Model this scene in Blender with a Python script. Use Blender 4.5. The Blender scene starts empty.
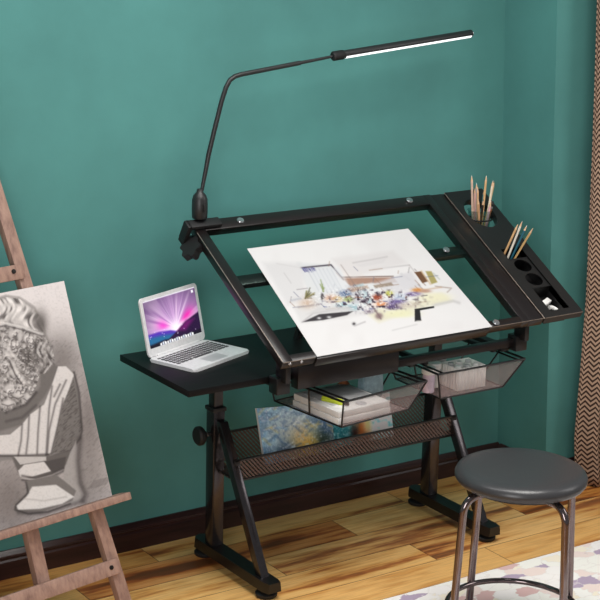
import bpy, bmesh, math, random
import numpy as np
from mathutils import Vector, Matrix
C = bpy.context.scene.collection
PI = math.pi
V = Vector

# ------------------------------------------------------------------ materials
def lin(c):
    c = np.asarray(c, float) / 255.0
    return np.where(c <= .04045, c / 12.92, ((c + .055) / 1.055) ** 2.4)
def rgba(c): return tuple(lin(c)) + (1.0,)

class NT:
    """small node helper"""
    def __init__(s, name):
        s.m = bpy.data.materials.new(name); s.m.use_nodes = True
        s.t = s.m.node_tree; s.n = s.t.nodes; s.n.clear()
        s.out = s.n.new('ShaderNodeOutputMaterial')
    def new(s, typ, inputs=None, **kw):
        n = s.n.new(typ)
        for k, v in kw.items(): setattr(n, k, v)
        for k, v in (inputs or {}).items(): s.set(n, k, v)
        return n
    def set(s, n, k, v):
        sock = n.inputs[k]
        if hasattr(v, 'is_output'): s.t.links.new(v, sock)
        else: sock.default_value = v
    def math(s, op, a, b=0.0, c=0.0):
        n = s.n.new('ShaderNodeMath'); n.operation = op
        s.set(n, 0, a); s.set(n, 1, b); s.set(n, 2, c)
        return n.outputs[0]
    def mix(s, fac, a, b, blend='MIX'):
        n = s.n.new('ShaderNodeMix'); n.data_type = 'RGBA'; n.blend_type = blend
        s.set(n, 0, fac); s.set(n, 6, a); s.set(n, 7, b)
        return n.outputs[2]
    def ramp(s, fac, stops):
        n = s.n.new('ShaderNodeValToRGB'); e = n.color_ramp.elements
        while len(e) < len(stops): e.new(.5)
        for q, (p, c) in zip(e, stops): q.position = p; q.color = rgba(c)
        s.set(n, 0, fac); return n.outputs[0]
    def noise(s, vec, scale, detail=3.0, rough=.5):
        n = s.new('ShaderNodeTexNoise', {'Scale': scale, 'Detail': detail, 'Roughness': rough})
        if vec is not None: s.set(n, 'Vector', vec)
        return n.outputs['Fac']
    def coords(s, scale=(1, 1, 1), kind='Object'):
        tc = s.n.new('ShaderNodeTexCoord')
        mp = s.new('ShaderNodeMapping', {'Scale': scale}); s.set(mp, 'Vector', tc.outputs[kind])
        return mp.outputs[0]
    def bsdf(s, **kw):
        b = s.n.new('ShaderNodeBsdfPrincipled')
        for k, v in kw.items(): s.set(b, k.replace('_', ' '), v)
        s.t.links.new(b.outputs[0], s.out.inputs[0]); return b
    def bump(s, h, strength, dist=.002):
        b = s.new('ShaderNodeBump', {'Strength': strength, 'Distance': dist}); s.set(b, 'Height', h)
        return b.outputs[0]

def plain(name, col, rough=.5, metal=0.0, var=.08, scale=30.0, spec=.5, bump=0.0, stretch=(1, 1, 1)):
    n = NT(name); co = n.coords(stretch)
    f = n.noise(co, scale, 4)
    a = np.clip(np.array(col) * (1 - var), 0, 255); b = np.clip(np.array(col) * (1 + var), 0, 255)
    c = n.ramp(f, [(.3, a), (.7, b)])
    kw = dict(Base_Color=c, Roughness=rough, Metallic=metal, Specular_IOR_Level=spec)
    if bump: kw['Normal'] = n.bump(f, bump)
    n.bsdf(**kw); return n.m

def clear(name, tint, fac, rough=.05):
    """thin clear sheet: mostly transparent with a glossy skin"""
    n = NT(name)
    tr = n.new('ShaderNodeBsdfTransparent', {'Color': rgba(tint)})
    gl = n.new('ShaderNodeBsdfGlossy', {'Roughness': rough, 'Color': (1, 1, 1, 1)})
    lw = n.new('ShaderNodeLayerWeight', {'Blend': .25})
    f = n.math('MULTIPLY_ADD', lw.outputs['Facing'], .03, fac)
    mx = n.n.new('ShaderNodeMixShader'); n.set(mx, 0, f)
    n.t.links.new(tr.outputs[0], mx.inputs[1]); n.t.links.new(gl.outputs[0], mx.inputs[2])
    n.t.links.new(mx.outputs[0], n.out.inputs[0]); return n.m

def veil(name, col, opac, rough=.6):
    """fine woven wire or cloudy plastic seen as a half transparent sheet"""
    n = NT(name); co = n.coords()
    f = n.noise(co, 60, 2)
    p = n.new('ShaderNodeBsdfPrincipled', {'Roughness': rough})
    n.set(p, 'Base Color', n.ramp(f, [(.3, np.array(col) * .92), (.7, np.clip(np.array(col) * 1.08, 0, 255))]))
    tr = n.new('ShaderNodeBsdfTransparent')
    mx = n.new('ShaderNodeMixShader', {0: opac})
    n.t.links.new(tr.outputs[0], mx.inputs[1]); n.t.links.new(p.outputs[0], mx.inputs[2])
    n.t.links.new(mx.outputs[0], n.out.inputs[0]); return n.m

def perforated(name, col, pitch=.0125):
    """punched sheet: slanted slots cut right through"""
    n = NT(name)
    tc = n.n.new('ShaderNodeTexCoord'); sx = n.n.new('ShaderNodeSeparateXYZ')
    n.t.links.new(tc.outputs['Object'], sx.inputs[0])
    x, z = sx.outputs[0], n.math('ADD', sx.outputs[2], n.math('MULTIPLY', sx.outputs[1], .8))
    k = 2 * PI / pitch
    a = n.math('SINE', n.math('MULTIPLY', n.math('ADD', x, n.math('MULTIPLY', z, .9)), k))
    b = n.math('SINE', n.math('MULTIPLY', n.math('SUBTRACT', n.math('MULTIPLY', x, .35), z), k * .8))
    hole = n.math('GREATER_THAN', n.math('MULTIPLY_ADD', b, .35, a), .0)
    p = n.new('ShaderNodeBsdfPrincipled', {'Roughness': .4, 'Base Color': rgba(col)})
    tr = n.new('ShaderNodeBsdfTransparent')
    mx = n.n.new('ShaderNodeMixShader'); n.set(mx, 0, hole)
    n.t.links.new(p.outputs[0], mx.inputs[1]); n.t.links.new(tr.outputs[0], mx.inputs[2])
    n.t.links.new(mx.outputs[0], n.out.inputs[0]); return n.m

def painted(name, rough=.7, emit=0.0):
    """surface coloured by the artwork stored on the mesh"""
    n = NT(name); at = n.new('ShaderNodeVertexColor', layer_name='art')
    kw = dict(Base_Color=at.outputs[0], Roughness=rough, Specular_IOR_Level=.3)
    if emit:
        kw = dict(Base_Color=(0.01, .01, .01, 1), Roughness=.2, Emission_Color=at.outputs[0], Emission_Strength=emit)
    n.bsdf(**kw); return n.m

def wood_floor():
    n = NT('plank floor')
    tc = n.n.new('ShaderNodeTexCoord'); sp = n.n.new('ShaderNodeSeparateXYZ'); n.t.links.new(tc.outputs['Object'], sp.inputs[0])
    x, y = sp.outputs[0], sp.outputs[1]
    W, L = .165, 1.1
    r = n.math('DIVIDE', y, W); row = n.math('FLOOR', r); fr = n.math('FRACT', r)
    wn = n.new('ShaderNodeTexWhiteNoise', noise_dimensions='1D'); n.set(wn, 'W', row)
    cx = n.math('DIVIDE', n.math('ADD', x, n.math('MULTIPLY', wn.outputs[0], 7.3)), L)
    col = n.math('FLOOR', cx); fc = n.math('FRACT', cx)
    cmb = n.n.new('ShaderNodeCombineXYZ'); n.set(cmb, 0, row); n.set(cmb, 1, col)
    pn = n.new('ShaderNodeTexWhiteNoise', noise_dimensions='2D'); n.set(pn, 'Vector', cmb.outputs[0])
    pid = pn.outputs[0]
    # grain, stretched along the plank and shifted plank by plank
    g = n.n.new('ShaderNodeCombineXYZ')
    n.set(g, 0, n.math('ADD', n.math('MULTIPLY', x, 1.6), n.math('MULTIPLY', pid, 37)))
    n.set(g, 1, n.math('ADD', n.math('MULTIPLY', y, 15), n.math('MULTIPLY', pid, 11)))
    broad = n.math('MULTIPLY_ADD', pn.outputs[0], .16, n.math('ADD', n.noise(g.outputs[0], 1.1, 4, .6), -.095))
    g2 = n.n.new('ShaderNodeCombineXYZ'); n.set(g2, 0, n.math('MULTIPLY', x, 5)); n.set(g2, 1, n.math('MULTIPLY', y, 90)); n.set(g2, 2, n.math('MULTIPLY', pid, 9))
    fine = n.noise(g2.outputs[0], 1.6, 3, .6)
    base = n.ramp(pid, [(0, (224, 172, 104)), (.3, (240, 200, 134)), (.6, (220, 162, 90)), (.85, (246, 214, 154)), (1, (208, 142, 80))])
    heart = n.ramp(broad, [(.42, (255, 250, 240)), (.53, (228, 202, 166)), (.60, (170, 110, 74)), (.67, (100, 52, 38)), (.8, (74, 34, 30))])
    c = n.mix(.88, base, heart, 'MULTIPLY')
    c = n.mix(.30, c, n.ramp(fine, [(.3, (130, 92, 62)), (.6, (255, 250, 240))]), 'MULTIPLY')
    e1 = n.math('LESS_THAN', fr, .02); e2 = n.math('LESS_THAN', fc, .003)
    seam = n.math('MAXIMUM', e1, e2)
    c = n.mix(n.math('MULTIPLY', seam, .75), c, rgba((52, 28, 18)))
    n.bsdf(Base_Color=c, Roughness=n.math('MULTIPLY_ADD', fine, .25, .22), Specular_IOR_Level=.45)
    return n.m

def wall_paint(name, col=(88, 158, 150)):
    n = NT(name); co = n.coords()
    f = n.noise(co, 1.7, 5, .6); f2 = n.noise(co, 160, 2)
    c = n.ramp(f, [(.3, np.array(col) * .93), (.7, np.clip(np.array(col) * 1.05, 0, 255))])
    n.bsdf(Base_Color=c, Roughness=.75, Specular_IOR_Level=.25, Normal=n.bump(f2, .08))
    return n.m

def wood(name, light, dark, axis=(1, 1, 1), rough=.6, scale=6, spec=.35):
    n = NT(name); co = n.coords(axis)
    f = n.noise(co, scale, 5, .65)
    c = n.ramp(f, [(.3, dark), (.5, (np.array(light) * .6 + np.array(dark) * .4)), (.68, light)])
    n.bsdf(Base_Color=c, Roughness=rough, Specular_IOR_Level=spec); return n.m

def rug_mat():
    n = NT('leaf print rug'); co = n.coords((13, 19, 1))
    wob = n.new('ShaderNodeTexNoise', {'Scale': 2.2, 'Detail': 4}); n.set(wob, 'Vector', co)
    v2 = n.mix(.7, co, wob.outputs['Color'], 'ADD')
    v = n.new('ShaderNodeTexVoronoi', {'Scale': 1.0, 'Randomness': 1.0}); n.set(v, 'Vector', v2)
    wn = n.new('ShaderNodeSeparateColor'); n.set(wn, 0, v.outputs['Color'])
    c = n.ramp(wn.outputs[0], [(0, (252, 248, 244)), (.22, (246, 228, 220)), (.36, (254, 252, 246)), (.48, (226, 190, 186)), (.6, (252, 250, 242)), (.72, (186, 168, 190)), (.84, (252, 242, 222)), (1, (234, 206, 206))])
    for e in n.n:
        if e.type == 'VALTORGB': e.color_ramp.interpolation = 'CONSTANT'
    d = n.new('ShaderNodeTexVoronoi', {'Scale': 1.0}, feature='DISTANCE_TO_EDGE'); n.set(d, 'Vector', v2)
    vein = n.math('LESS_THAN', d.outputs['Distance'], .035)
    c = n.mix(n.math('MULTIPLY', vein, .5), c, rgba((238, 232, 226)))
    pile = n.noise(n.coords(), 420, 2)
    n.bsdf(Base_Color=c, Roughness=.95, Specular_IOR_Level=.1, Normal=n.bump(pile, .5, .004))
    return n.m

def chevron_mat():
    n = NT('herringbone cloth')
    tc = n.n.new('ShaderNodeTexCoord'); sp = n.n.new('ShaderNodeSeparateXYZ'); n.t.links.new(tc.outputs['UV'], sp.inputs[0])
    u, v = sp.outputs[0], sp.outputs[1]
    tri = n.math('PINGPONG', u, .017)
    s = n.math('FRACT', n.math('DIVIDE', n.math('ADD', v, n.math('MULTIPLY', tri, -1.1)), .0205))
    dark = n.math('GREATER_THAN', s, .52)
    c = n.mix(dark, rgba((176, 150, 130)), rgba((62, 46, 40)))
    f = n.noise(n.coords(), 300, 2)
    n.bsdf(Base_Color=c, Roughness=.9, Specular_IOR_Level=.1, Normal=n.bump(f, .3))
    return n.m

M = {}
M['wall'] = wall_paint('teal wall paint', (81, 138, 134))
M['base'] = wood('dark stained skirting', (60, 36, 34), (34, 20, 20), (1, 12, 12), .3, 3)
M['floor'] = wood_floor()
M['metal'] = plain('black powder coated metal', (16, 14, 15), .34, 0, .08, 60)
M['metal2'] = plain('brown black coated metal', (24, 18, 18), .32, 0, .08, 60)
M['satin'] = plain('satin black steel tube', (78, 74, 76), .2, .85, .06, 50)
M['board'] = wood('black board', (19, 17, 18), (11, 10, 11), (1, 14, 1), .45, 4, .2)
M['tray'] = plain('black tray plastic', (25, 24, 24), .42, 0, .06, 200, .5, .05)
M['pit'] = plain('deep black plastic', (16, 15, 16), .5, 0, .05)
M['chrome'] = plain('brushed steel', (196, 196, 198), .25, .9, .05, 80)
M['edge'] = plain('painted edge highlight', (150, 138, 128), .3, .7, .1, 60)  # pale tone that paints the highlight on the table's edges
M['rubber'] = plain('black rubber', (20, 19, 20), .6, 0, .08)
M['glass'] = clear('clear glass', (238, 248, 245), .006)
M['cup'] = clear('clear cup', (226, 236, 236), .04)
M['perf'] = perforated('punched black sheet', (92, 72, 64), .0145)
M['mesh'] = veil('fine wire mesh', (150, 130, 128), .45)
M['meshside'] = veil('fine wire mesh side', (80, 76, 78), .14)
M['paper'] = painted('painted paper', .75)
M['art'] = painted('drawing on board', .8)
M['white'] = plain('white paper', (236, 235, 232), .7, 0, .02)
M['canvas_edge'] = plain('pale canvas edge', (216, 212, 206), .8, 0, .04)
M['screen'] = painted('lit screen', .2, 1.15)
M['alu'] = plain('silver aluminium', (222, 221, 222), .4, .05, .03, 90)
M['keys'] = plain('dark grey keys', (66, 64, 66), .5, 0, .05)
M['pad'] = plain('silver trackpad', (196, 195, 197), .3, .2, .02)
M['easel'] = wood('weathered grey brown wood', (172, 140, 124), (126, 98, 88), (9, 9, 1.2), .65, 5)
M['leather'] = plain('dark grey leather', (56, 56, 58), .33, 0, .05, 220, .5, .05)
M['tube'] = plain('dark bronze chrome tube', (126, 114, 114), .12, .95, .04)
M['rug'] = rug_mat()
M['chevron'] = chevron_mat()
M['lampblack'] = plain('matt black lamp metal', (34, 35, 36), .4, 0, .06)
nled = NT('lit strip'); e = nled.new('ShaderNodeEmission', {'Strength': 1.6, 'Color': (1, 1, 1, 1)}); nled.t.links.new(e.outputs[0], nled.out.inputs[0]); M['led'] = nled.m
M['plastic_white'] = plain('white plastic', (246, 244, 240), .4, 0, .03)
M['plastic_grey'] = plain('pale grey plastic lid', (200, 200, 200), .5, 0, .04)
M['lime'] = plain('lime green plastic', (196, 208, 48), .4, 0, .08)
M['bluebottle'] = veil('cloudy blue plastic', (150, 176, 186), .72, .3)
M['brown'] = plain('brown glaze', (150, 92, 58), .4, 0, .25, 40)
M['bolt'] = plain('dark bolt', (30, 26, 24), .4, .5, .05)
M['lilac'] = plain('lilac paint', (226, 206, 222), .5, 0, .05)

# ------------------------------------------------------------------ mesh helpers
def nb(): return bmesh.new()
def hexa(bm, p, bevel=0.0, seg=2):
    """eight corners: bottom ring then top ring"""
    t = nb(); vs = [t.verts.new(q) for q in p]
    for f in ((3, 2, 1, 0), (4, 5, 6, 7), (0, 1, 5, 4), (1, 2, 6, 5), (2, 3, 7, 6), (3, 0, 4, 7)): t.faces.new([vs[i] for i in f])
    if bevel: bmesh.ops.bevel(t, geom=list(t.edges), offset=bevel, segments=seg, affect='EDGES', profile=.5)
    merge(bm, t)
def merge(bm, t):
    me = bpy.data.meshes.new('tmp'); t.to_mesh(me); t.free(); bm.from_mesh(me); bpy.data.meshes.remove(me)
def box(bm, lo, hi, bevel=0.0, T=None, seg=2):
    """box lo..hi; T maps local (x,y,z) to the world"""
    (a, b, c), (d, e, f) = lo, hi
    p = [(a, b, c), (d, b, c), (d, e, c), (a, e, c), (a, b, f), (d, b, f), (d, e, f), (a, e, f)]
    hexa(bm, [T(*q) if T else q for q in p], bevel, seg)
def frames(path):
    path = [V(p) for p in path]; out = []; up = None
    for i, p in enumerate(path):
        t = (path[min(i + 1, len(path) - 1)] - path[max(i - 1, 0)]).normalized()
        if up is None:
            up = V((0, 0, 1)) if abs(t.z) < .9 else V((1, 0, 0))
        a = up - t * up.dot(t); a.normalize(); up = a; out.append((p, a, t.cross(a)))
    return out
def tube(bm, path, r, n=12, caps=True, closed=False):
    rings = []; fr = frames(path)
    for i, (p, a, b) in enumerate(fr):
        rr = r[i] if isinstance(r, (list, tuple)) else r
        rings.append([bm.verts.new(p + (a * math.cos(2 * PI * k / n) + b * math.sin(2 * PI * k / n)) * rr) for k in range(n)])
    m = len(rings)
    for i in range(m if closed else m - 1):
        A, B = rings[i], rings[(i + 1) % m]
        for k in range(n): bm.faces.new((A[k], A[(k + 1) % n], B[(k + 1) % n], B[k]))
    if caps and not closed:
        bm.faces.new(rings[0][::-1]); bm.faces.new(rings[-1])
def ringtube(bm, c, R, r, n=48, m=10):
    rings = []
    for i in range(n):
        a = 2 * PI * i / n; d = V((math.cos(a), math.sin(a), 0))
        rings.append([bm.verts.new(V(c) + d * (R + r * math.cos(2 * PI * k / m)) + V((0, 0, r * math.sin(2 * PI * k / m)))) for k in range(m)])
    for i in range(n):
        A, B = rings[i], rings[(i + 1) % n]
        for k in range(m): bm.faces.new((A[k], B[k], B[(k + 1) % m], A[(k + 1) % m]))
def lathe(bm, prof, c=(0, 0, 0), n=28, axis=None, closed=False):
    """revolve (r, h) pairs about an axis through c"""
    ax = V(axis or (0, 0, 1)).normalized(); q = V((0, 0, 1)).rotation_difference(ax).to_matrix(); c = V(c)
    rings = []
    for r, h in prof:
        if r < 1e-6: rings.append([bm.verts.new(c + q @ V((0, 0, h)))])
        else: rings.append([bm.verts.new(c + q @ V((r * math.cos(2 * PI * k / n), r * math.sin(2 * PI * k / n), h))) for k in range(n)])
    for A, B in zip(rings, rings[1:]):
        for k in range(n):
            j = (k + 1) % n
            if len(A) == 1 and len(B) == 1: continue
            if len(A) == 1: bm.faces.new((A[0], B[j], B[k]))
            elif len(B) == 1: bm.faces.new((A[k], A[j], B[0]))
            else: bm.faces.new((A[k], A[j], B[j], B[k]))
    if closed:
        if len(rings[0]) > 1: bm.faces.new(rings[0][::-1])
        if len(rings[-1]) > 1: bm.faces.new(rings[-1])
def plate_holes(bm, outer, holes, th, T):
    """flat plate (local x,y) with holes, thickness th below z=0"""
    t = nb(); edges = []
    for loop in [outer] + holes:
        vs = [t.verts.new((x, y, 0)) for x, y in loop]
        edges += [t.edges.new((vs[i], vs[(i + 1) % len(vs)])) for i in range(len(vs))]
    bmesh.ops.triangle_fill(t, use_beauty=True, use_dissolve=False, edges=edges, normal=(0, 0, 1))
    r = bmesh.ops.extrude_face_region(t, geom=list(t.faces))
    bmesh.ops.translate(t, verts=[g for g in r['geom'] if isinstance(g, bmesh.types.BMVert)], vec=(0, 0, -th))
    bmesh.ops.recalc_face_normals(t, faces=list(t.faces))
    for v in t.verts: v.co = V(T(*v.co))
    merge(bm, t)
def ellipse(cx, cy, rx, ry, n=40): return [(cx + rx * math.cos(2 * PI * i / n), cy + ry * math.sin(2 * PI * i / n)) for i in range(n)]

def worldloc(o):
    v = V((0, 0, 0))
    while o: v = v + o.location; o = o.parent
    return v
def obj(name, bm, mat, parent=None, smooth=True, angle=35, loc=None, label=None):
    """one mesh object from world space geometry, as a part of parent or on its own base point"""
    me = bpy.data.meshes.new(name)
    bmesh.ops.recalc_face_normals(bm, faces=list(bm.faces)) if len(bm.faces) < 30000 else None
    if parent is None and loc is None:
        cs = np.array([v.co[:] for v in bm.verts]); lo, hi = cs.min(0), cs.max(0); loc = V(((lo[0] + hi[0]) / 2, (lo[1] + hi[1]) / 2, lo[2]))
    off = worldloc(parent) if parent else V(loc)
    bmesh.ops.translate(bm, verts=list(bm.verts), vec=-off)
    if smooth:
        for f in bm.faces: f.smooth = True
        for e in bm.edges:
            if len(e.link_faces) == 2 and e.calc_face_angle(0) > math.radians(angle): e.smooth = False
    bm.to_mesh(me); bm.free()
    o = bpy.data.objects.new(name, me); C.objects.link(o); me.materials.append(mat)
    if parent: o.parent = parent
    else: o.location = off
    if label: o['label'] = label
    return o
def thing(name, label, cat, loc, group=None):
    o = bpy.data.objects.new(name, None); C.objects.link(o); o.location = loc; o.empty_display_size = .05
    return tag(o, label, cat, group)
def tag(o, label, cat, group=None):
    o['label'] = label; o['category'] = cat
    if group: o['group'] = group
    return o
def struct(name, bm, mat, smooth=True):
    o = obj(name, bm, mat, None, smooth); o['kind'] = 'structure'; return o

# ------------------------------------------------------------------ artwork helpers (numpy)
def inside(x, y, pts):
    m = np.zeros(x.shape, bool); n = len(pts)
    for i in range(n):
        x1, y1 = pts[i]; x2, y2 = pts[(i + 1) % n]
        if y1 == y2: continue
        c = ((y1 > y) != (y2 > y)) & (x < (x2 - x1) * (y - y1) / (y2 - y1) + x1)
        m ^= c
    return m
def pdist(x, y, pts, closed=False):
    d = np.full(x.shape, 1e9); n = len(pts)
    for i in range(n if closed else n - 1):
        x1, y1 = pts[i]; x2, y2 = pts[(i + 1) % n]; dx, dy = x2 - x1, y2 - y1
        t = np.clip(((x - x1) * dx + (y - y1) * dy) / (dx * dx + dy * dy + 1e-9), 0, 1)
        d = np.minimum(d, np.hypot(x - x1 - t * dx, y - y1 - t * dy))
    return d
def vnoise(x, y, s, seed):
    r = np.random.RandomState(seed); g = r.rand(64, 64)
    u, v = x / s + 11.3, y / s + 7.7; i, j = np.floor(u).astype(int), np.floor(v).astype(int); fu, fv = u - i, v - j
    fu, fv = fu * fu * (3 - 2 * fu), fv * fv * (3 - 2 * fv); a = lambda p, q: g[p % 64, q % 64]
    return (a(i, j) * (1 - fu) + a(i + 1, j) * fu) * (1 - fv) + (a(i, j + 1) * (1 - fu) + a(i + 1, j + 1) * fu) * fv
class Art:
    def __init__(s, x, y, bg): s.x, s.y = x, y; s.c = np.empty(x.shape + (3,)); s.c[:] = bg
    def over(s, a, col): a = np.clip(a, 0, 1)[..., None]; s.c = s.c * (1 - a) + np.asarray(col, float) * a
    def poly(s, pts, col, soft=1.0, op=1.0, tex=None):
        ins = inside(s.x, s.y, pts); d = pdist(s.x, s.y, pts, True); a = np.clip(.5 + np.where(ins, d, -d) / soft, 0, 1) * op
        s.over(a if tex is None else a * tex, col)
    def line(s, pts, col, w=.8, op=1.0): s.over(np.exp(-(pdist(s.x, s.y, pts) / w) ** 2) * op, col)
    def blob(s, cx, cy, rx, ry, col, op=1.0, hard=2.0): s.over(op * np.exp(-(((s.x - cx) / rx) ** 2 + ((s.y - cy) / ry) ** 2) ** hard), col)
def homog(quad):
    """map from unit square (s right, t down from top-left: TL,TR,BR,BL) to drawing coordinates"""
    A = []; B = []
    for (u, v), (x, y) in zip(((0, 0), (1, 0), (1, 1), (0, 1)), quad):
        A.append([u, v, 1, 0, 0, 0, -u * x, -v * x]); B.append(x); A.append([0, 0, 0, u, v, 1, -u * y, -v * y]); B.append(y)
    h = np.linalg.solve(np.array(A), np.array(B)); return h
def hmap(h, u, v):
    w = h[6] * u + h[7] * v + 1; return (h[0] * u + h[1] * v + h[2]) / w, (h[3] * u + h[4] * v + h[5]) / w
def art_sheet(name, corners, nx, ny, paint, quad, mat, parent=None, thick=0.0, normal=None):
    """a sheet with corners TL,TR,BR,BL in the world whose picture is stored per vertex"""
    TL, TR, BR, BL = [np.array(c, float) for c in corners]
    u, v = np.meshgrid(np.linspace(0, 1, nx + 1), np.linspace(0, 1, ny + 1))
    P = (TL * ((1 - u) * (1 - v))[..., None] + TR * (u * (1 - v))[..., None] + BR * (u * v)[..., None] + BL * ((1 - u) * v)[..., None]).reshape(-1, 3)
    x, y = hmap(homog(quad), u, v) if quad is not None else (u, v)
    col = lin(np.clip(paint(x, y), 0, 255)).reshape(-1, 3)
    base = worldloc(parent) if parent else V(((P[:, 0].min() + P[:, 0].max()) / 2, (P[:, 1].min() + P[:, 1].max()) / 2, P[:, 2].min()))
    idx = np.arange((nx + 1) * (ny + 1)).reshape(ny + 1, nx + 1)
    q = np.stack([idx[:-1, :-1], idx[1:, :-1], idx[1:, 1:], idx[:-1, 1:]], -1).reshape(-1, 4)
    n0 = len(P); border = np.concatenate([idx[0, :-1], idx[:-1, -1], idx[-1, :0:-1], idx[:0:-1, 0]])
    edgecol = col[border] * 0 + lin((222, 220, 216))
    faces = q.tolist()
    if thick:
        nrm = np.array(normal, float); k = len(border)
        P = np.concatenate([P, P[border] - nrm * thick, P[border]]); col = np.concatenate([col, edgecol, edgecol])
        for i in range(k):
            j = (i + 1) % k; faces.append([n0 + k + i, n0 + i, n0 + j, n0 + k + j][::-1])
        faces.append([n0 + i for i in range(k)])
    me = bpy.data.meshes.new(name); me.from_pydata((P - np.array(base)).tolist(), [], faces)
    a = me.color_attributes.new('art', 'FLOAT_COLOR', 'POINT')
    a.data.foreach_set('color', np.concatenate([col, np.ones((len(col), 1))], 1).astype(np.float32).ravel())
    me.update(); me.materials.append(mat)
    o = bpy.data.objects.new(name, me); C.objects.link(o)
    if parent: o.parent = parent
    else: o.location = base
    return o

# ------------------------------------------------------------------ the room
YW, YP = .1795, -.114
def XC(z): return 1.524 - .0500 * z          # the corner line, a little out of plumb as in the photo
H = 2.75
bm = nb(); box(bm, (-3.2, -6.2, -.05), (3.2, YW + .12, 0)); struct('floor', bm, M['floor'], False)
bm = nb(); hexa(bm, [(-3.2, YW, 0), (XC(0), YW, 0), (XC(0), YW + .12, 0), (-3.2, YW + .12, 0), (-3.2, YW, H), (XC(H), YW, H), (XC(H), YW + .12, H), (-3.2, YW + .12, H)]); struct('wall_back', bm, M['wall'], False)
bm = nb(); hexa(bm, [(XC(0), YP, 0), (3.2, YP, 0), (3.2, YW + .12, 0), (XC(0), YW + .12, 0), (XC(H), YP, H), (3.2, YP, H), (3.2, YW + .12, H), (XC(H), YW + .12, H)]); struct('wall_right', bm, M['wall'], False)
PROF = [(0, 0), (.022, 0), (.022, .062), (.017, .068), (.017, .074), (.022, .078), (.021, .084), (.012, .092), (.006, .098), (0, .098)]
def skirting(name, p, q, nrm):
    bm = nb(); p, q, nrm = V(p), V(q), V(nrm)
    A = [bm.verts.new(p + nrm * a + V((0, 0, h))) for a, h in PROF]; B = [bm.verts.new(q + nrm * a + V((0, 0, h))) for a, h in PROF]
    for i in range(len(PROF)): j = (i + 1) % len(PROF); bm.faces.new((A[i], A[j], B[j], B[i]))
    bm.faces.new(A); bm.faces.new(B[::-1]); struct(name, bm, M['base'], False)
skirting('baseboard_back', (-3.2, YW, 0), (XC(.05), YW, 0), (0, -1, 0))
skirting('baseboard_side', (XC(.05), YW - .022, 0), (XC(.05), YP - .022, 0), (-1, 0, 0))
skirting('baseboard_right', (XC(.05), YP, 0), (3.2, YP, 0), (0, -1, 0))

# ------------------------------------------------------------------ rug
bm = nb(); box(bm, (.0, -2.3, 0), (2.3, -.652, .009), .003)
tag(obj('area_rug', bm, M['rug']), 'pale leaf-print rug in white, pink and lilac under the round stool', 'rug')

# ------------------------------------------------------------------ curtain
bm = nb(); NU, NV = 90, 60
uv = bm.loops.layers.uv.new('UVMap'); grid = []
for j in range(NV + 1):
    t = j / NV; z = .004 + t * 2.5; row = []
    x0 = 1.625 - .028 * min(1, max(0, (z - .05) / .3)) * 1 + (.02 if z < .1 else 0) * 0
    x0 = np.interp(z, [0, .06, .2, .5, .8, 1.58, 2.5], [1.628, 1.618, 1.600, 1.606, 1.606, 1.566, 1.52])
    for i in range(NU + 1):
        s = i / NU; x = x0 + s * .62
        a = np.interp(z, [0, .8, 2.5], [.03, .022, .012])
        y = -.205 + a * math.sin(s * 2 * PI * 5.5 + .6) + .004 * math.sin(s * 40 + z * 3)
        row.append((bm.verts.new((x, y, z)), s, z))
    grid.append(row)
for j in range(NV):
    for i in range(NU):
        q = [grid[j][i], grid[j][i + 1], grid[j + 1][i + 1], grid[j + 1][i]]
        f = bm.faces.new([v[0] for v in q])
        for l, v in zip(f.loops, q): l[uv].uv = (v[1] * .9, v[2])
o = obj('curtain', bm, M['chevron'])
md = o.modifiers.new('thickness', 'SOLIDIFY'); md.thickness = .004; md.offset = 0
tag(o, 'brown and beige herringbone curtain hanging at the far right edge', 'curtain')

# ------------------------------------------------------------------ drafting table
table = thing('drafting_table', 'black adjustable drafting table with tilted glass top and wire drawers', 'table', (.48, -.2, 0))
XR, LH = .9632, .026
for x in (0, XR):
    bm = nb()
    # foot bar with rounded nose
    prof = [(-.034, -.435), (-.034, .012), (-.022, .030), (0, .036), (.022, .030), (.034, .012), (.034, -.435), (.026, -.462), (-.026, -.462)]
    lo = [bm.verts.new((x + a, b, .030)) for a, b in prof]; hi = [bm.verts.new((x + a * .86, b, .064)) for a, b in prof]
    bm.faces.new(lo[::-1]); bm.faces.new(hi)
    for i in range(len(prof)): j = (i + 1) % len(prof); bm.faces.new((lo[i], lo[j], hi[j], hi[i]))
    foot = obj('foot', bm, M['metal'], table)
    for y in (-.41, -.005):
        g = nb(); lathe(g, [(0, 0), (.034, 0), (.038, .006), (.038, .013), (.030, .019), (.016, .021), (.016, .031), (0, .031)], (x, y, 0))
        obj('glide', g, M['rubber'], foot)
    bm = nb(); box(bm, (x - .023, -.094, .063), (x + .023, -.042, .575), .004)
    col = obj('column', bm, M['satin'], table)
    bm = nb(); box(bm, (x - .018, -.088, .57), (x + .018, -.048, .755), .003); obj('inner_post', bm, M['metal2'], col)
    bm = nb(); box(bm, (x - .027, -.098, .562), (x + .027, -.038, .577), .003); obj('collar', bm, M['rubber'], col)
    # raking brace from column to the nose of the foot
    bm = nb(); a, b = V((x, -.105, .535)), V((x, -.385, .062)); dz = V((0, .019, 0)); w = .016
    hexa(bm, [b + V((-w, -.020, 0)), b + V((w, -.020, 0)), b + V((w, .020, 0)), b + V((-w, .020, 0)), a + V((-w, -.020, 0)), a + V((w, -.020, 0)), a + V((w, .020, .0)), a + V((-w, .020, .0))], .003)
    obj('brace', bm, M['satin'], table)
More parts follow.
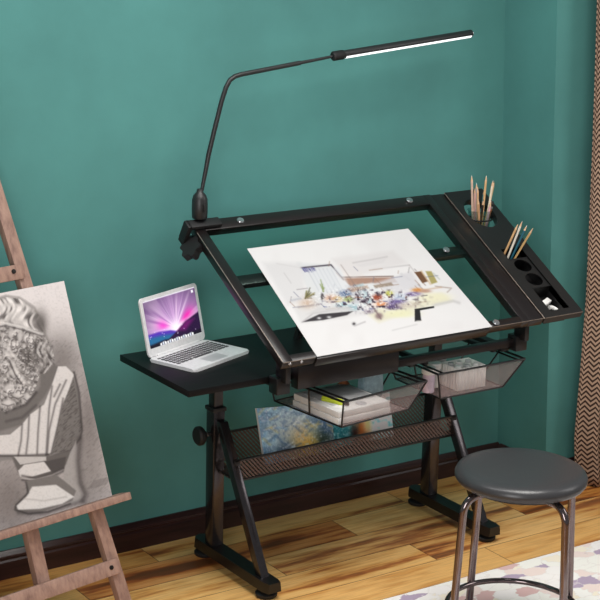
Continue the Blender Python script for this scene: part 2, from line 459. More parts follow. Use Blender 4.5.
# height knob on the left column
bm = nb(); lathe(bm, [(0, 0), (.008, 0), (.008, .016), (.015, .018), (.015, .026), (.030, .030), (.034, .036), (.034, .048), (.028, .054), (0, .056)], (-.023, -.068, .478), 20, (-1, 0, 0))
kn = obj('height_knob', bm, M['rubber'], table)
bm = nb(); lathe(bm, [(0, 0), (.0095, 0), (.0095, .006), (0, .006)], (-.034, -.068, .478), 16, (-1, 0, 0)); obj('washer', bm, M['chrome'], kn, label='bright steel washer')
# fixed board
bm = nb(); box(bm, (-.3328, -.4474, .768), (.455, .009, .7904), .002); obj('side_board', bm, M['board'], table)
# apron, rails, hinges
bm = nb(); box(bm, (.052, -.492, .745), (.462, -.452, .822), .002); obj('apron', bm, M['metal2'], table)
bm = nb(); box(bm, (.462, -.488, .757), (1.028, -.462, .785), .002); obj('support_rail', bm, M['metal2'], table)
bm = nb(); box(bm, (.44, -.05, .755), (.99, -.026, .785), .002); obj('support_rail', bm, M['metal'], table)
for x in (-.012, 1.0):
    bm = nb(); box(bm, (x - .026, -.505, .742), (x + .026, -.455, .800), .004); box(bm, (x - .010, -.530, .785), (x + .010, -.470, .868), .003)
    obj('hinge_bracket', bm, M['metal'], table)
bm = nb(); box(bm, (XR - .018, -.462, .735), (XR + .018, -.03, .757), .002); obj('side_rail', bm, M['metal'], table)
bm = nb(); box(bm, (-.018, -.46, .752), (.018, -.03, .769), .002); obj('side_rail', bm, M['metal'], table)
for x in (.128, .538, .600, .905):
    bm = nb(); box(bm, (x - .009, -.47, .742), (x + .009, -.03, .757), .002); obj('drawer_runner', bm, M['metal'], table)

# tilted top
FO = V((-.04735, -.5512, .8672)); FS = V((0, .86393, .50362)); FN = V((0, -.50362, .86393)); FL = .6857
def F(u, v, w=0): p = FO + FS * v + FN * w; return (p.x + u + 0, p.y, p.z)
def FX(x, v, w=0): return F(x - FO.x, v, w)
TH = .030
bm = nb()
FT = lambda a, b, c: FX(a, b, c)
box(bm, (-.0474, 0, -TH), (-.008, FL, 0), .0022, FT)
box(bm, (.957, 0, -TH), (.990, FL, 0), .0022, FT)
box(bm, (.990, 0, -TH - .002), (1.0575, FL, -.004), .0022, FT)
box(bm, (-.010, 0, -TH), (.96, .030, 0), .0022, FT)
box(bm, (-.010, .634, -TH), (.96, FL, 0), .0022, FT)
top = obj('top_frame', bm, M['metal2'], table)
bm = nb(); box(bm, (-.012, .368, -TH), (.96, .412, -.0085), .002, FT); obj('cross_rail', bm, M['metal'], top)
bm = nb(); box(bm, (-.008, .030, -.008), (.957, .634, -.003), 0, FT); obj('glass_pane', bm, M['glass'], top, False)
for x, v in ((.143, .660), (.881, .664), (.876, .393), (.845, .016)):
    bm = nb(); base = 0 if v != .393 else -.003
    lathe(bm, [(0, 0), (.0125, 0), (.0135, .003), (.011, .0065), (0, .0075)], FX(x, v, base), 20, tuple(FN)); obj('glass_clip', bm, M['chrome'], top, label='round steel glass clip')
bm = nb(); box(bm, (.08, -.0085, -.033), (.800, -.0005, .0015), .001, FT); obj('paper_ledge', bm, M['metal2'], top)
for a, b in ((FX(-.0468, .004, .0002), FX(-.0468, FL - .06, .0002)), (FX(-.046, -.0003, 0), FX(.075, -.0003, 0)), (FX(.805, -.0003, 0), FX(1.056, -.0003, 0)), (FX(1.0597, .0, -.0015), FX(1.0597, FL, -.0015))):
    bm = nb(); tube(bm, [a, b], .0016, 6); obj('edge_highlight', bm, M['edge'], top, label='painted highlight along the metal edge')  # thin pale strips paint the highlights along the frame edges
for x, v in ((-.02, -.0005), (.025, -.0005)):
    bm = nb(); lathe(bm, [(0, 0), (.006, 0), (.005, .003), (0, .004)], FX(x, v, -.008), 12, tuple(-FS)); obj('screw', bm, M['chrome'], top)
for x in (.30, .62):
    a = V(FX(x, .39, -TH)); b = V((x, -.12, .790 if x < .455 else .785)) if x < .455 else V((x, -.04, .783)); w = .011
    bm = nb(); hexa(bm, [b + V((-w, -w, 0)), b + V((w, -w, 0)), b + V((w, w, 0)), b + V((-w, w, 0)), a + V((-w, -w, 0)), a + V((w, -w, 0)), a + V((w, w, .006)), a + V((-w, w, .006))]); obj('tilt_strut', bm, M['metal'], table)
# organiser tray beside the glass
bm = nb()
slot = [(1.107, .030), (1.2005, .030), (1.2005, .358), (1.107, .358)]
plate_holes(bm, [(1.062, 0), (1.2433, 0), (1.2433, FL), (1.062, FL)], [ellipse(1.147, .555, .061, .078), slot], .026, FT)
tray = obj('organiser_tray', bm, M['tray'], table, True, 30)
bm = nb()   # the sunk box under the slot
for lo, hi in (((1.104, .027, -.062), (1.2035, .361, -.058)), ((1.103, .027, -.062), (1.107, .361, -.003)), ((1.2005, .027, -.062), (1.2045, .361, -.003)), ((1.104, .358, -.062), (1.2035, .362, -.003)), ((1.104, .026, -.062), (1.2035, .030, -.003)), ((1.107, .150, -.058), (1.2005, .154, -.005)), ((1.107, .303, -.058), (1.2005, .307, -.005))):
    box(bm, lo, hi, 0, FT)
obj('slot_box', bm, M['pit'], tray, False)
bm = nb(); plate_holes(bm, [(1.1072, .1505), (1.2003, .1505), (1.2003, .306), (1.1072, .306)], [ellipse(1.1535, .268, .036, .032), ellipse(1.1535, .194, .036, .032)], .005, lambda a, b, c: FX(a, b, c - .006)); obj('cup_insert', bm, M['tray'], tray)
bm = nb(); tube(bm, [FX(1.064, .0, -.001), FX(1.242, .0, -.001)], .0016, 6); obj('edge_highlight', bm, M['edge'], tray, label='painted highlight along the metal edge')  # pale strip painting the highlight on the tray's front edge
# hoop that holds the cup
HC = V(FX(1.147, .555, -.012))
bm = nb(); ringtube(bm, (HC.x, HC.y, HC.z - .012), .0475, .003); tube(bm, [(HC.x - .0475, HC.y, HC.z - .012), (HC.x - .064, HC.y, HC.z - .004)], .004, 8); tube(bm, [(HC.x + .0475, HC.y, HC.z - .012), (HC.x + .064, HC.y, HC.z - .004)], .004, 8); obj('cup_hoop', bm, M['metal'], tray)

# storage shelf of punched sheet
bm = nb(); box(bm, (.0, -.2020, .343), (XR, -.1990, .416)); box(bm, (.0, -.2020, .3415), (XR, -.045, .3445)); box(bm, (.0, -.0475, .343), (XR, -.0445, .463))
shelf = obj('storage_shelf', bm, M['perf'], table, False)
bm = nb()
for y, z in ((-.2005, .416), (-.2005, .343), (-.046, .463)): box(bm, (-.005, y - .004, z - .004), (XR + .005, y + .004, z + .004), .0015)
for x in (.006, XR - .006): box(bm, (x - .012, -.2045, .339), (x + .012, -.1965, .419), .001); box(bm, (x - .004, -.2, .338), (x + .004, -.045, .346), .001)
obj('shelf_rim', bm, M['metal2'], shelf)

# wire drawers
def drawer(org, yaw, w, dp, h, insl, insr):
    ca, sa = math.cos(yaw), math.sin(yaw)
    def D(a, b, c): return (org[0] + a * ca - b * sa, org[1] + a * sa + b * ca, org[2] + c)
    top_ = [(0, 0, 0), (w, 0, 0), (w, dp, 0), (0, dp, 0)]; bot = [(insl, .012, -h), (w - insr, .012, -h), (w - insr, dp - .03, -h), (insl, dp - .03, -h)]
    bm = nb(); r = .0042
    for P, rr in ((top_, r), (bot, .003)):
        for i in range(4): tube(bm, [D(*P[i]), D(*P[(i + 1) % 4])], rr, 8)
    for i in range(4): tube(bm, [D(*top_[i]), D(*bot[i])], .0032, 8)
    for a in (.025, w - .03):       # second wire inside each side, bent down at its ends
        tube(bm, [D(a, .0, 0), D(a, dp, 0)], .0036, 8)
    for s, q in ((0, insl), (w, w - insr)):
        tube(bm, [D(s, dp * .45, 0), D(q, dp * .45, -h)], .003, 8)
    tube(bm, [D(.03, dp, 0), D(.03, dp, .028), D(w - .035, dp, .028), D(w - .035, dp, 0)], .0036, 8)
    dr = obj('drawer', bm, M['metal'], table)
    bm = nb(); bm.faces.new([bm.verts.new(D(*p)) for p in (top_[0], top_[1], bot[1], bot[0])]); obj('mesh_front', bm, M['mesh'], dr, False, label='fine grey mesh front')
    bm = nb()
    for P in ((top_[1], top_[2], bot[2], bot[1]), (top_[2], top_[3], bot[3], bot[2]), (top_[3], top_[0], bot[0], bot[3])): bm.faces.new([bm.verts.new(D(*p)) for p in P])
    obj('mesh_side', bm, M['meshside'], dr, False)
    bm = nb(); a, b, c = bot[0], bot[2], .003; box(bm, (a[0], a[1], -h - .002), (b[0], b[1], -h + .001), 0, D); obj('mesh_floor', bm, M['mesh'], dr, False)
    return D
DL = drawer((.150, -.612, .722), .12, .380, .38, .090, .006, .070)
DR = drawer((.606, -.528, .722), -.012, .388, .30, .094, .024, .086)

# ------------------------------------------------------------------ things in the drawers
T = thing('paint_box', 'flat white paint box with grey lid lying in the left wire drawer', 'box', DL(.12, .14, -.088))
def local(px, py, yaw, z0=0):
    ca, sa = math.cos(yaw), math.sin(yaw); return lambda a, b, c: (px + a * ca - b * sa, py + a * sa + b * ca, z0 + c)
bx = DL(.125, .145, 0); B0 = local(bx[0], bx[1], .06, .634)
bm = nb(); box(bm, (-.112, -.122, 0), (.112, .122, .020), .002, B0); obj('tray_base', bm, M['plastic_white'], T)
bm = nb(); box(bm, (-.110, -.120, .0215), (.110, .120, .043), .002, B0); obj('lid', bm, M['plastic_white'], T)
bm = nb(); box(bm, (-.085, -.06, .0428), (.098, .108, .0445), .0005, B0); obj('lid_panel', bm, M['plastic_grey'], T, label='flat grey panel on the lid')
bm = nb(); lathe(bm, [(0, 0), (.016, 0), (.02, .0015), (0, .003)], B0(.01, -.09, .043), 20); obj('latch', bm, M['plastic_grey'], T)
bm = nb(); a, b = V(B0(-.075, .005, .0505)), V(B0(-.045, -.085, .0505)); d = (b - a).normalized()
T = thing('paint_tube', 'lime green paint tube lying on the white paint box', 'tube', (a + b) / 2 - V((0, 0, .006)))
tube(bm, [a, a + d * .07, a + d * .082], [.0115, .0115, .006], 12); obj('tube_body', bm, M['lime'], T)
bm = nb(); tube(bm, [a + d * .0825, a + d * .1], .0055, 10); obj('cap', bm, M['rubber'], T)
# cloudy container at the back of the left drawer
cx, cy, _ = DL(.285, .175, 0)
bm = nb(); W_ = local(cx, cy, .1, .6335)
sec = [(-.043, 0), (.043, 0), (.046, .03), (.045, .085), (.036, .105), (-.036, .105), (-.045, .085), (-.046, .03)]
A = [bm.verts.new(W_(a, -.016, c)) for a, c in sec]; B = [bm.verts.new(W_(a, .016, c)) for a, c in sec]
bm.faces.new(A); bm.faces.new(B[::-1])
for i in range(8): bm.faces.new((A[i], A[(i + 1) % 8], B[(i + 1) % 8], B[i]))
bmesh.ops.bevel(bm, geom=list(bm.edges), offset=.004, segments=2, affect='EDGES')
tag(obj('water_container', bm, M['bluebottle']), 'cloudy pale blue plastic container standing at the back of the left drawer', 'container')
cx, cy, _ = DL(.235, .255, 0)
T = thing('ink_bottle', 'small brown bottle behind the paint box in the left drawer', 'bottle', (cx, cy, .6335))
bm = nb(); lathe(bm, [(0, 0), (.02, 0), (.022, .006), (.022, .04), (.012, .052), (.010, .058), (0, .058)], (cx, cy, .6335), 20); obj('bottle_body', bm, M['brown'], T)
bm = nb(); lathe(bm, [(0, 0), (.0115, 0), (.0115, .014), (0, .015)], (cx, cy, .692), 16); obj('cap', bm, M['rubber'], T)
# jars and ribbed crate in the right drawer
for i, (x, y, lab) in enumerate(((.640, -.436, 'white paint jar nearest the left corner of the right drawer'), (.694, -.398, 'middle white paint jar of the three in the right drawer'), (.752, -.350, 'white paint jar half hidden behind the ribbed crate'))):
    T = thing('paint_jar', lab, 'jar', (x, y, .6295), 'paint jars in the right drawer')
    bm = nb(); lathe(bm, [(0, 0), (.020, 0), (.0215, .004), (.0215, .058), (.019, .066), (0, .066)], (x, y, .6295), 24); obj('jar_body', bm, M['lilac' if i == 0 else 'plastic_white'], T)
    bm = nb(); lathe(bm, [(0, 0), (.0245, 0), (.026, .003), (.026, .019), (.0235, .022), (0, .022)], (x, y, .696), 24); obj('lid', bm, M['plastic_grey' if i == 2 else 'plastic_white'], T)
K = local(.793, -.436, -.03, .6295)
T = thing('paint_crate', 'ribbed white plastic crate of paint bottles in the right drawer', 'crate', K(0, 0, 0))
bm = nb(); hw, hd, hh = .062, .050, .080
box(bm, (-hw, -hd, 0), (hw, hd, .004), 0, K)
for lo, hi in (((-hw, -hd, 0), (hw, -hd + .003, hh)), ((-hw, hd - .003, 0), (hw, hd, hh)), ((-hw, -hd, 0), (-hw + .003, hd, hh)), ((hw - .003, -hd, 0), (hw, hd, hh))): box(bm, lo, hi, .001, K)
for i in range(9): a = -hw + .004 + i * (2 * hw - .008) / 8; box(bm, (a - .003, -hd - .0035, .002), (a + .003, -hd + .001, hh - .002), .001, K)
for i in range(7): b = -hd + .004 + i * (2 * hd - .008) / 6; box(bm, (-hw - .0035, b - .003, .002), (-hw + .001, b + .003, hh - .002), .001, K)
obj('crate_shell', bm, M['plastic_white'], T)
for i in range(3):
    for j in range(2):
        x, y = -.038 + i * .038, -.022 + j * .045
        bm = nb(); lathe(bm, [(0, 0), (.015, 0), (.0165, .003), (.0165, .060), (.011, .067), (0, .067)], K(x, y, .0045), 18); pb = obj('paint_bottle', bm, M['plastic_white'], T)
        bm = nb(); lathe(bm, [(0, 0), (.010, 0), (.010, .010), (0, .011)], K(x, y, .072), 14); obj('bottle_cap', bm, M['plastic_grey'] if (i + j) % 2 else M['plastic_white'], pb)

# ------------------------------------------------------------------ paintings on the shelf
def storm(x, y):
    A = Art(x, y, (74, 116, 150)); r = np.random.RandomState(4)
    n1 = vnoise(x * 100, y * 60, 9, 3); n2 = vnoise(x * 100, y * 60, 3.2, 8); n3 = vnoise(x * 100, y * 60, 1.4, 9)
    A.over(n1 * 1.2 - .2, (128, 172, 196)); A.blob(.42, .45, .42, .42, (196, 196, 188), .75, 1); A.over((n2 - .55) * 3, (52, 84, 124))
    A.blob(.62, .86, .26, .3, (226, 178, 62), .95, 1); A.blob(.56, .6, .12, .2, (210, 170, 110), .5, 1)
    A.blob(.32, .82, .12, .16, (38, 66, 104), .8, 1); A.blob(.86, .74, .12, .3, (36, 52, 40), .85, 1); A.blob(.93, .3, .14, .3, (56, 84, 140), .6, 1)
    for i in range(70):
        a, b = r.rand(2); t = (r.rand() - .5) * 2; A.line([(a, b), (a + .12 * math.cos(t), b + .16 * math.sin(t))], ((222, 228, 228), (58, 88, 124), (110, 160, 190), (206, 184, 110))[r.randint(4)], .02, .4)
    A.over((n2 - .6) * 1.6, (214, 222, 222)); A.over((n3 - .66) * 1.0, (226, 232, 232)); A.over((.32 - n3) * .8, (34, 54, 84)); return np.clip((A.c - 120) * 1.3 + 150, 0, 255)
def surf(x, y):
    A = Art(x, y, (46, 118, 126)); r = np.random.RandomState(6)
    n2 = vnoise(x * 100, y * 60, 4, 18); n3 = vnoise(x * 100, y * 60, 1.6, 19)
    A.poly([(.45, 0), (1.1, 0), (1.1, 1.1), (.62, 1.1)], (206, 216, 222), .12); A.over((n2 - .5) * 2.5, (120, 180, 186)); A.over((n3 - .6) * 1.2, (226, 236, 236))
    A.blob(.52, .72, .10, .3, (186, 96, 40), .9, 1); A.blob(.42, .78, .06, .2, (50, 24, 20), .9, 1); A.blob(.62, .62, .06, .25, (232, 190, 120), .8, 1); A.blob(.58, .92, .1, .1, (96, 44, 26), .8, 1)
    A.over((.35 - n3) * 2 * (x < .5), (24, 66, 80)); return np.clip((A.c - 120) * 1.3 + 150, 0, 255)
LEAN = .045
PN = V((0, -1, 0))
o = art_sheet('abstract_painting', [(.156, -.088, .547), (.474, -.088, .517), (.470, -.128, .3465), (.170, -.128, .3465)], 130, 80, storm, None, M['art'], None, .012, (0, -.97, .22))
tag(o, 'abstract blue and yellow painting leaning on the left of the punched shelf', 'painting')
o = art_sheet('abstract_painting', [(.452, -.070, .512), (.752, -.070, .512), (.752, -.108, .3465), (.452, -.108, .3465)], 100, 60, surf, None, M['art'], None, .012, (0, -.97, .22))
tag(o, 'teal and white painting with a brown swirl leaning under the left drawer', 'painting')

# ------------------------------------------------------------------ drawing sheet on the glass
def sketch(x, y):
    A = Art(x, y, (238, 236, 236)); r = np.random.RandomState(11); n = vnoise(x, y, 14, 1); n2 = vnoise(x, y, 2.4, 2); n3 = vnoise(x, y, 1.1, 5)
    A.over((n - .5) * .5, (224, 220, 220))
    # walls and ceiling washes
    A.poly([(296, 262), (330, 264), (344, 300), (312, 304)], (222, 224, 226), 3, .7); A.poly([(336, 262), (352, 258), (366, 278), (344, 276)], (240, 232, 228), 2, .7)
    A.line([(352, 262), (370, 259), (386, 256)], (120, 116, 120), .9, .8); A.poly([(354, 264), (386, 257), (382, 262), (360, 266)], (200, 198, 202), 1.5, .6)
    A.line([(300, 267), (330, 264), (342, 278)], (70, 62, 74), .8, .85); A.line([(372, 268), (408, 264)], (190, 186, 188), .8, .6); A.line([(408, 264), (424, 284)], (196, 190, 190), .7, .6)
    for i in range(10): a = 301 + i * 1.35; A.line([(a, 267 + r.rand() * 1), (a + 1.6, 269.5 + r.rand() * 2)], (84, 82, 140), .55, .8)
    for i in range(7): a = 306 + i * 4; A.line([(a, 268), (a + 12, 290)], (196, 198, 206), .6, .7)
    A.line([(283, 272), (290, 282)], (150, 146, 148), .6, .6); A.line([(276, 263), (300, 267)], (206, 202, 202), .7, .6)
    A.poly([(341, 277), (392, 276), (396, 281), (360, 283), (356, 286), (350, 286)], (172, 136, 118), 1.5, .85); A.line([(341, 276), (392, 275)], (110, 84, 74), .6, .7)
    A.poly([(352, 284), (362, 282), (372, 300), (364, 304)], (188, 206, 212), 2, .9); A.poly([(362, 283), (372, 281), (384, 296), (374, 300)], (228, 230, 232), 2, .8)
    A.poly([(413, 271), (420, 270), (427, 280), (421, 282)], (116, 82, 58), 1, .9); A.poly([(424, 270), (430, 270), (436, 281), (430, 283)], (170, 158, 92), 1.2, .8); A.line([(420, 270), (429, 283)], (222, 200, 170), .9, .8)
    A.line([(432, 272), (438, 278)], (190, 196, 190), .8, .6); A.line([(400, 273), (408, 278)], (206, 206, 210), 1.5, .6)
    A.poly([(262, 262), (300, 262), (306, 300), (286, 304)], (222, 220, 221), 5, .7); A.poly([(344, 284), (352, 284), (366, 302), (350, 302)], (196, 196, 202), 2, .7); A.poly([(374, 282), (410, 270), (420, 286), (388, 294)], (220, 218, 222), 3, .8)
    A.poly([(330, 258), (392, 250), (406, 262), (352, 276), (342, 270)], (228, 224, 224), 4, .8); A.poly([(292, 306), (330, 300), (370, 312), (340, 318), (300, 322)], (224, 222, 222), 4, .8); A.poly([(362, 310), (410, 300), (440, 292), (452, 300), (420, 308), (378, 322)], (232, 228, 206), 4, .9)
    for i in range(44):
        a, b, k = 286 + r.rand() * 140, 264 + r.rand() * 48, r.randint(3); L_ = 3 + r.rand() * 12
        d_ = ((.97, -.16), (.62, .78), (.1, -1))[k]; A.line([(a, b), (a + L_ * d_[0], b + L_ * d_[1] * (.8 if k < 2 else .5))], ((132, 124, 128), (160, 130, 112), (120, 124, 146))[r.randint(3)], .5, .5)
    A.poly([(308, 270), (338, 266), (346, 280), (350, 296), (322, 300)], (226, 228, 232), 3, .6); A.line([(340, 264), (358, 290), (372, 312)], (150, 136, 132), .6, .4); A.line([(352, 284), (366, 304)], (130, 120, 124), .6, .7)
    A.poly([(372, 284), (390, 281), (392, 284), (374, 287)], (150, 130, 110), 1.5, .7); A.poly([(346, 287), (366, 284), (368, 287), (350, 291)], (188, 160, 140), 1.5, .7)
    # plants and furniture
    for i in range(16): t = -1.9 + r.rand() * 1.3 + .4; A.line([(304, 297), (304 + 11 * math.cos(t) * r.rand(), 297 + 16 * math.sin(t) * r.rand())], ((120, 130, 92), (96, 92, 70), (160, 152, 110))[r.randint(3)], .55, .8)
    A.blob(306, 302, 8, 5, (206, 176, 152), .7, 1); A.line([(297, 306), (318, 303)], (170, 164, 164), 1, .6); A.line([(290, 299), (300, 297)], (188, 190, 198), 1.2, .7)
    for i in range(8): t = -2.2 + r.rand(); A.line([(322, 290), (322 + 9 * math.cos(t) * r.rand(), 290 + 12 * math.sin(t) * r.rand())], (150, 164, 112), .6, .7)
    for cx, cy, rx, ry, c in ((330, 297, 7, 4, (222, 184, 160)), (337, 298, 5, 3, (214, 190, 140)), (344, 292, 6, 3.5, (96, 116, 150)), (347, 298, 5, 3, (160, 172, 112)), (340, 304, 6, 3, (176, 206, 212)), (352, 306, 8, 3.4, (168, 196, 204)), (321, 295, 1.6, 3.4, (60, 52, 54)),
                              (376, 296, 5.2, 3.4, (160, 76, 52)), (380, 303, 7, 2.8, (230, 158, 110)), (388, 292, 4, 3, (196, 196, 92)), (399, 296, 7, 4, (190, 204, 222)), (396, 302, 9, 4, (110, 92, 150)), (392, 306, 8, 2.6, (92, 74, 122)), (416, 289, 6, 2.4, (218, 148, 78)), (413, 293, 8, 2.4, (124, 104, 160)), (424, 290, 6, 2, (186, 146, 130)), (406, 304, 12, 3, (214, 204, 190)), (432, 296, 18, 5, (240, 236, 208)), (400, 313, 18, 4, (238, 236, 200)), (368, 310, 6, 3, (188, 178, 190)), (378, 315, 4, 3.4, (150, 128, 130))):
        A.blob(cx, cy, rx, ry, c, .9, 1.6)
    A.over(((n2 - .56) * 4) * np.exp(-(((x - 372) / 46) ** 2 + ((y - 299) / 11) ** 2) ** 2), (84, 70, 84)); A.over(((n3 - .6) * 3) * np.exp(-(((x - 360) / 62) ** 2 + ((y - 298) / 13) ** 2) ** 2), (246, 244, 244))
    for i in range(26):
        a, b = 322 + r.rand() * 100, 290 + r.rand() * 20; A.line([(a, b), (a + r.rand() * 7, b - 2 + r.rand() * 3)], ((90, 80, 86), (150, 96, 70), (80, 90, 140), (236, 236, 236))[r.randint(4)], .5, .7)
    # dark platform, sofa edge, footing
    A.poly([(301, 321), (318, 313), (352, 310), (346, 314), (322, 319)], (62, 58, 62), 1.2, .9); A.blob(318, 317, 2, 1.2, (240, 240, 240), .9, 1); A.blob(328, 316, 2.2, 1.2, (236, 236, 236), .9, 1); A.line([(301, 321), (312, 312), (350, 306)], (190, 186, 188), .8, .7)
    A.poly([(305, 313), (318, 306), (346, 305), (352, 309), (320, 312)], (214, 212, 212), 2, .7)
    A.blob(353, 323, 1.5, 1.4, (64, 60, 64), 1, 1); A.line([(354, 325), (364, 321)], (190, 186, 188), .9, .7); A.line([(372, 306), (380, 318)], (140, 120, 124), .9, .7)
    A.poly([(413.5, 308), (433, 305), (433, 307), (419, 309.6), (420.5, 320), (414, 321)], (52, 52, 54), .8, 1); A.blob(417, 320.5, 2.6, .8, (210, 208, 204), .8, 1)
    A.line([(434, 304), (452, 300), (458, 302)], (206, 204, 204), 1.6, .7); A.line([(392, 330), (416, 324)], (214, 212, 212), .8, .7); A.line([(434, 285), (450, 287), (446, 291)], (176, 160, 150), .7, .7); A.line([(420, 289), (440, 286)], (206, 176, 150), .9, .6)
    return np.clip((A.c - 236) * 1.15 + 236, 0, 255) * .855
o = art_sheet('drawing_sheet', [FX(.096, .5215, .0017), FX(.783, .5205, .0017), FX(.8168, .001, .0017), FX(.0834, .001, .0017)], 330, 190, sketch, [(247, 249), (408, 229), (492, 327), (317, 357)], M['paper'], None, .0011, tuple(FN))
tag(o, 'white sheet with a colourful interior sketch lying on the tilted glass', 'drawing')

# ------------------------------------------------------------------ laptop
lang = math.radians(20.8); LC = (-.1146, -.1500)
LT = local(LC[0], LC[1], lang, .7908)
T = thing('laptop', 'open silver laptop with a lit purple screen on the side board', 'laptop', (LC[0], LC[1], .7908))
LW, LD = .150, .0985
def rounded(w, d, r, n=5):
    o_ = []
    for cx, cy, a0 in ((w - r, d - r, 0), (-w + r, d - r, 90), (-w + r, -d + r, 180), (w - r, -d + r, 270)):
        for i in range(n + 1): a = math.radians(a0 + 90 * i / n); o_.append((cx + r * math.cos(a), cy + r * math.sin(a)))
    return o_
def slab(bm, pts, z0, z1, T_, bev=0.0):
    t = nb(); A = [t.verts.new((x, y, z0)) for x, y in pts]; B = [t.verts.new((x, y, z1)) for x, y in pts]
    t.faces.new(A[::-1]); t.faces.new(B); n = len(pts)
    for i in range(n): t.faces.new((A[i], A[(i + 1) % n], B[(i + 1) % n], B[i]))
    if bev: bmesh.ops.bevel(t, geom=[e for e in t.edges if abs(e.verts[0].co.z - e.verts[1].co.z) < 1e-6], offset=bev, segments=2, affect='EDGES')
    for v in t.verts: v.co = V(T_(*v.co))
    merge(bm, t)
bm = nb(); slab(bm, rounded(LW, LD, .012), 0, .011, LT, .003); base_ = obj('laptop_base', bm, M['alu'], T)
bm = nb()
for r_ in range(6):
    y = .070 - r_ * .0165
    if r_ < 5:
        for k in range(14): x = -.128 + k * .0197; slab(bm, rounded(.0074, .0060 if r_ else .0036, .0015, 2), .0106, .0122, lambda a, b, c, x=x, y=y: LT(x + a, y + b, c))
    else:
        for x, w in ((-.128, .0088), (-.108, .0088), (-.089, .0088), (-.066, .011), (0, .050), (.066, .011), (.089, .0088), (.108, .0088), (.128, .0088)): slab(bm, rounded(w - .0014, .0060, .0015, 2), .0106, .0122, lambda a, b, c, x=x, y=y: LT(x + a, y + b, c))
obj('keyboard', bm, M['keys'], base_, label='dark grey keyboard')
bm = nb(); slab(bm, rounded(.045, .026, .004), .0107, .0114, lambda a, b, c: LT(a, b - .060, c)); obj('trackpad', bm, M['pad'], base_)
tl = math.radians(13); HY = LD - .003
def LID(a, b, c):   # a across, b up the lid, c towards the user
    return LT(a, HY + b * math.sin(tl) - c * math.cos(tl), .013 + b * math.cos(tl) + c * math.sin(tl))
bm = nb(); slab(bm, [(x, y + .099) for x, y in rounded(LW, .099, .010)], -.006, 0, LID, .002); lid = obj('lid', bm, M['alu'], T)
bm = nb(); tube(bm, [LT(-.11, HY, .012), LT(.11, HY, .012)], .006, 10); obj('hinge', bm, M['alu'], T)
def wallpaper(x, y):
    A = Art(x, y, (150, 110, 170)); fx, fy = .53, .72
    an = np.arctan2(fy - y, (x - fx) * 1.25); d = np.hypot((x - fx) * 1.25, y - fy)
    A.over(np.clip(d * 1.1 - .1, 0, 1), (104, 78, 116))
    ray = vnoise(an * 10 + 40, d * 1.2, 1.0, 21); ray2 = vnoise(an * 26 + 90, d, 1.0, 22)
    A.over(np.clip(1.15 - d * 1.35, 0, 1) * (.35 + ray), (240, 190, 240)); A.over(np.clip(ray - .45, 0, 1) * 1.6 * np.clip(1.2 - d, 0, 1), (232, 216, 224)); A.over(np.clip(ray2 - .6, 0, 1) * 1.2 * np.clip(1 - d, 0, 1), (250, 230, 250))
    A.over(np.exp(-((d - .3) / .16) ** 2) * np.clip(1 - abs(an - 2.75) * 2.2, 0, 1), (236, 70, 200)); A.over(np.exp(-((d - .34) / .2) ** 2) * np.clip(1 - abs(an - .55) * 2.6, 0, 1), (236, 40, 170))
    A.over(np.exp(-((d) / .16) ** 2), (255, 244, 252)); A.over(np.exp(-((an - 3.05) / .07) ** 2) * .8 * np.clip(1.1 - d, 0, 1), (240, 200, 255))
    A.poly([(-.1, .70), (.2, .70), (.42, .74), (.53, .80), (.53, 1.1), (-.1, 1.1)], (84, 50, 176), .04); A.poly([(-.1, .76), (.25, .79), (.5, .84), (.4, 1.1), (-.1, 1.1)], (36, 104, 150), .08)
    A.poly([(.16, 1.1), (.38, .90), (.54, .80), (.72, .66), (.86, .60), (1.1, .50), (1.1, 1.1)], (40, 16, 58), .03); A.poly([(.55, .80), (.74, .64), (.9, .66), (.7, .84)], (120, 20, 110), .08, .8); A.poly([(-.1, .93), (.3, .90), (.5, .95), (1.1, .9), (1.1, 1.1), (-.1, 1.1)], (22, 16, 34), .05)
    st = np.random.RandomState(3)
    for i in range(14): a, b = st.rand(2); A.blob(a, .62 + b * .3, .008, .009, (236, 220, 250), .9, 1)
    for i in range(15):                                     # row of icons along the bottom
        a = .19 + i * .044; A.poly([(a, .945 - .012 * (i % 3)), (a + .034, .945 - .012 * ((i + 1) % 3)), (a + .034, .992), (a, .992)], ((238, 238, 240), (206, 214, 226), (250, 250, 250))[i % 3], .012)
    A.poly([(0, -.1), (1, -.1), (1, .022), (0, .022)], (236, 232, 238), .015, .9); A.poly([(.925, .05), (.965, .05), (.965, .11), (.925, .11)], (236, 236, 240), .01); A.over((y > .995) * 1.0, (236, 236, 238))
    return A.c
art_sheet('screen', [LID(-.136, .186, .0006), LID(.136, .186, .0006), LID(.136, .026, .0006), LID(-.136, .026, .0006)], 130, 90, wallpaper, None, M['screen'], lid)

# ------------------------------------------------------------------ clamp lamp
LX, LY, LZ = -.020, .020, 1.2145
T = thing('desk_lamp', 'slim black clamp lamp with bent arm and lit bar head', 'lamp', (LX, LY, LZ))
bm = nb(); box(bm, (-.075, -.018, .004), (.055, .020, .018), .003, lambda a, b, c: FX(a, b + .655, c)); box(bm, (-.080, -.018, -.055), (-.062, .020, .018), .003, lambda a, b, c: FX(a, b + .655, c)); box(bm, (-.080, -.016, -.066), (-.005, .018, -.052), .003, lambda a, b, c: FX(a, b + .655, c)); tube(bm, [FX(-.03, .655, -.056), FX(-.03, .655, -.0315)], .006, 10)
lathe(bm, [(0, 0), (.012, 0), (.012, .0045), (0, .0045)], FX(-.03, .655, -.0345), 16, tuple(FN))
clamp = obj('clamp', bm, M['rubber'], T)
bm = nb(); ax = V((-.78, -.18, .60)).normalized(); k0 = V((-.050, .0, 1.122)); n_ = 60; ra, rb = [], []
qv = V((0, 0, 1)).rotation_difference(ax).to_matrix()
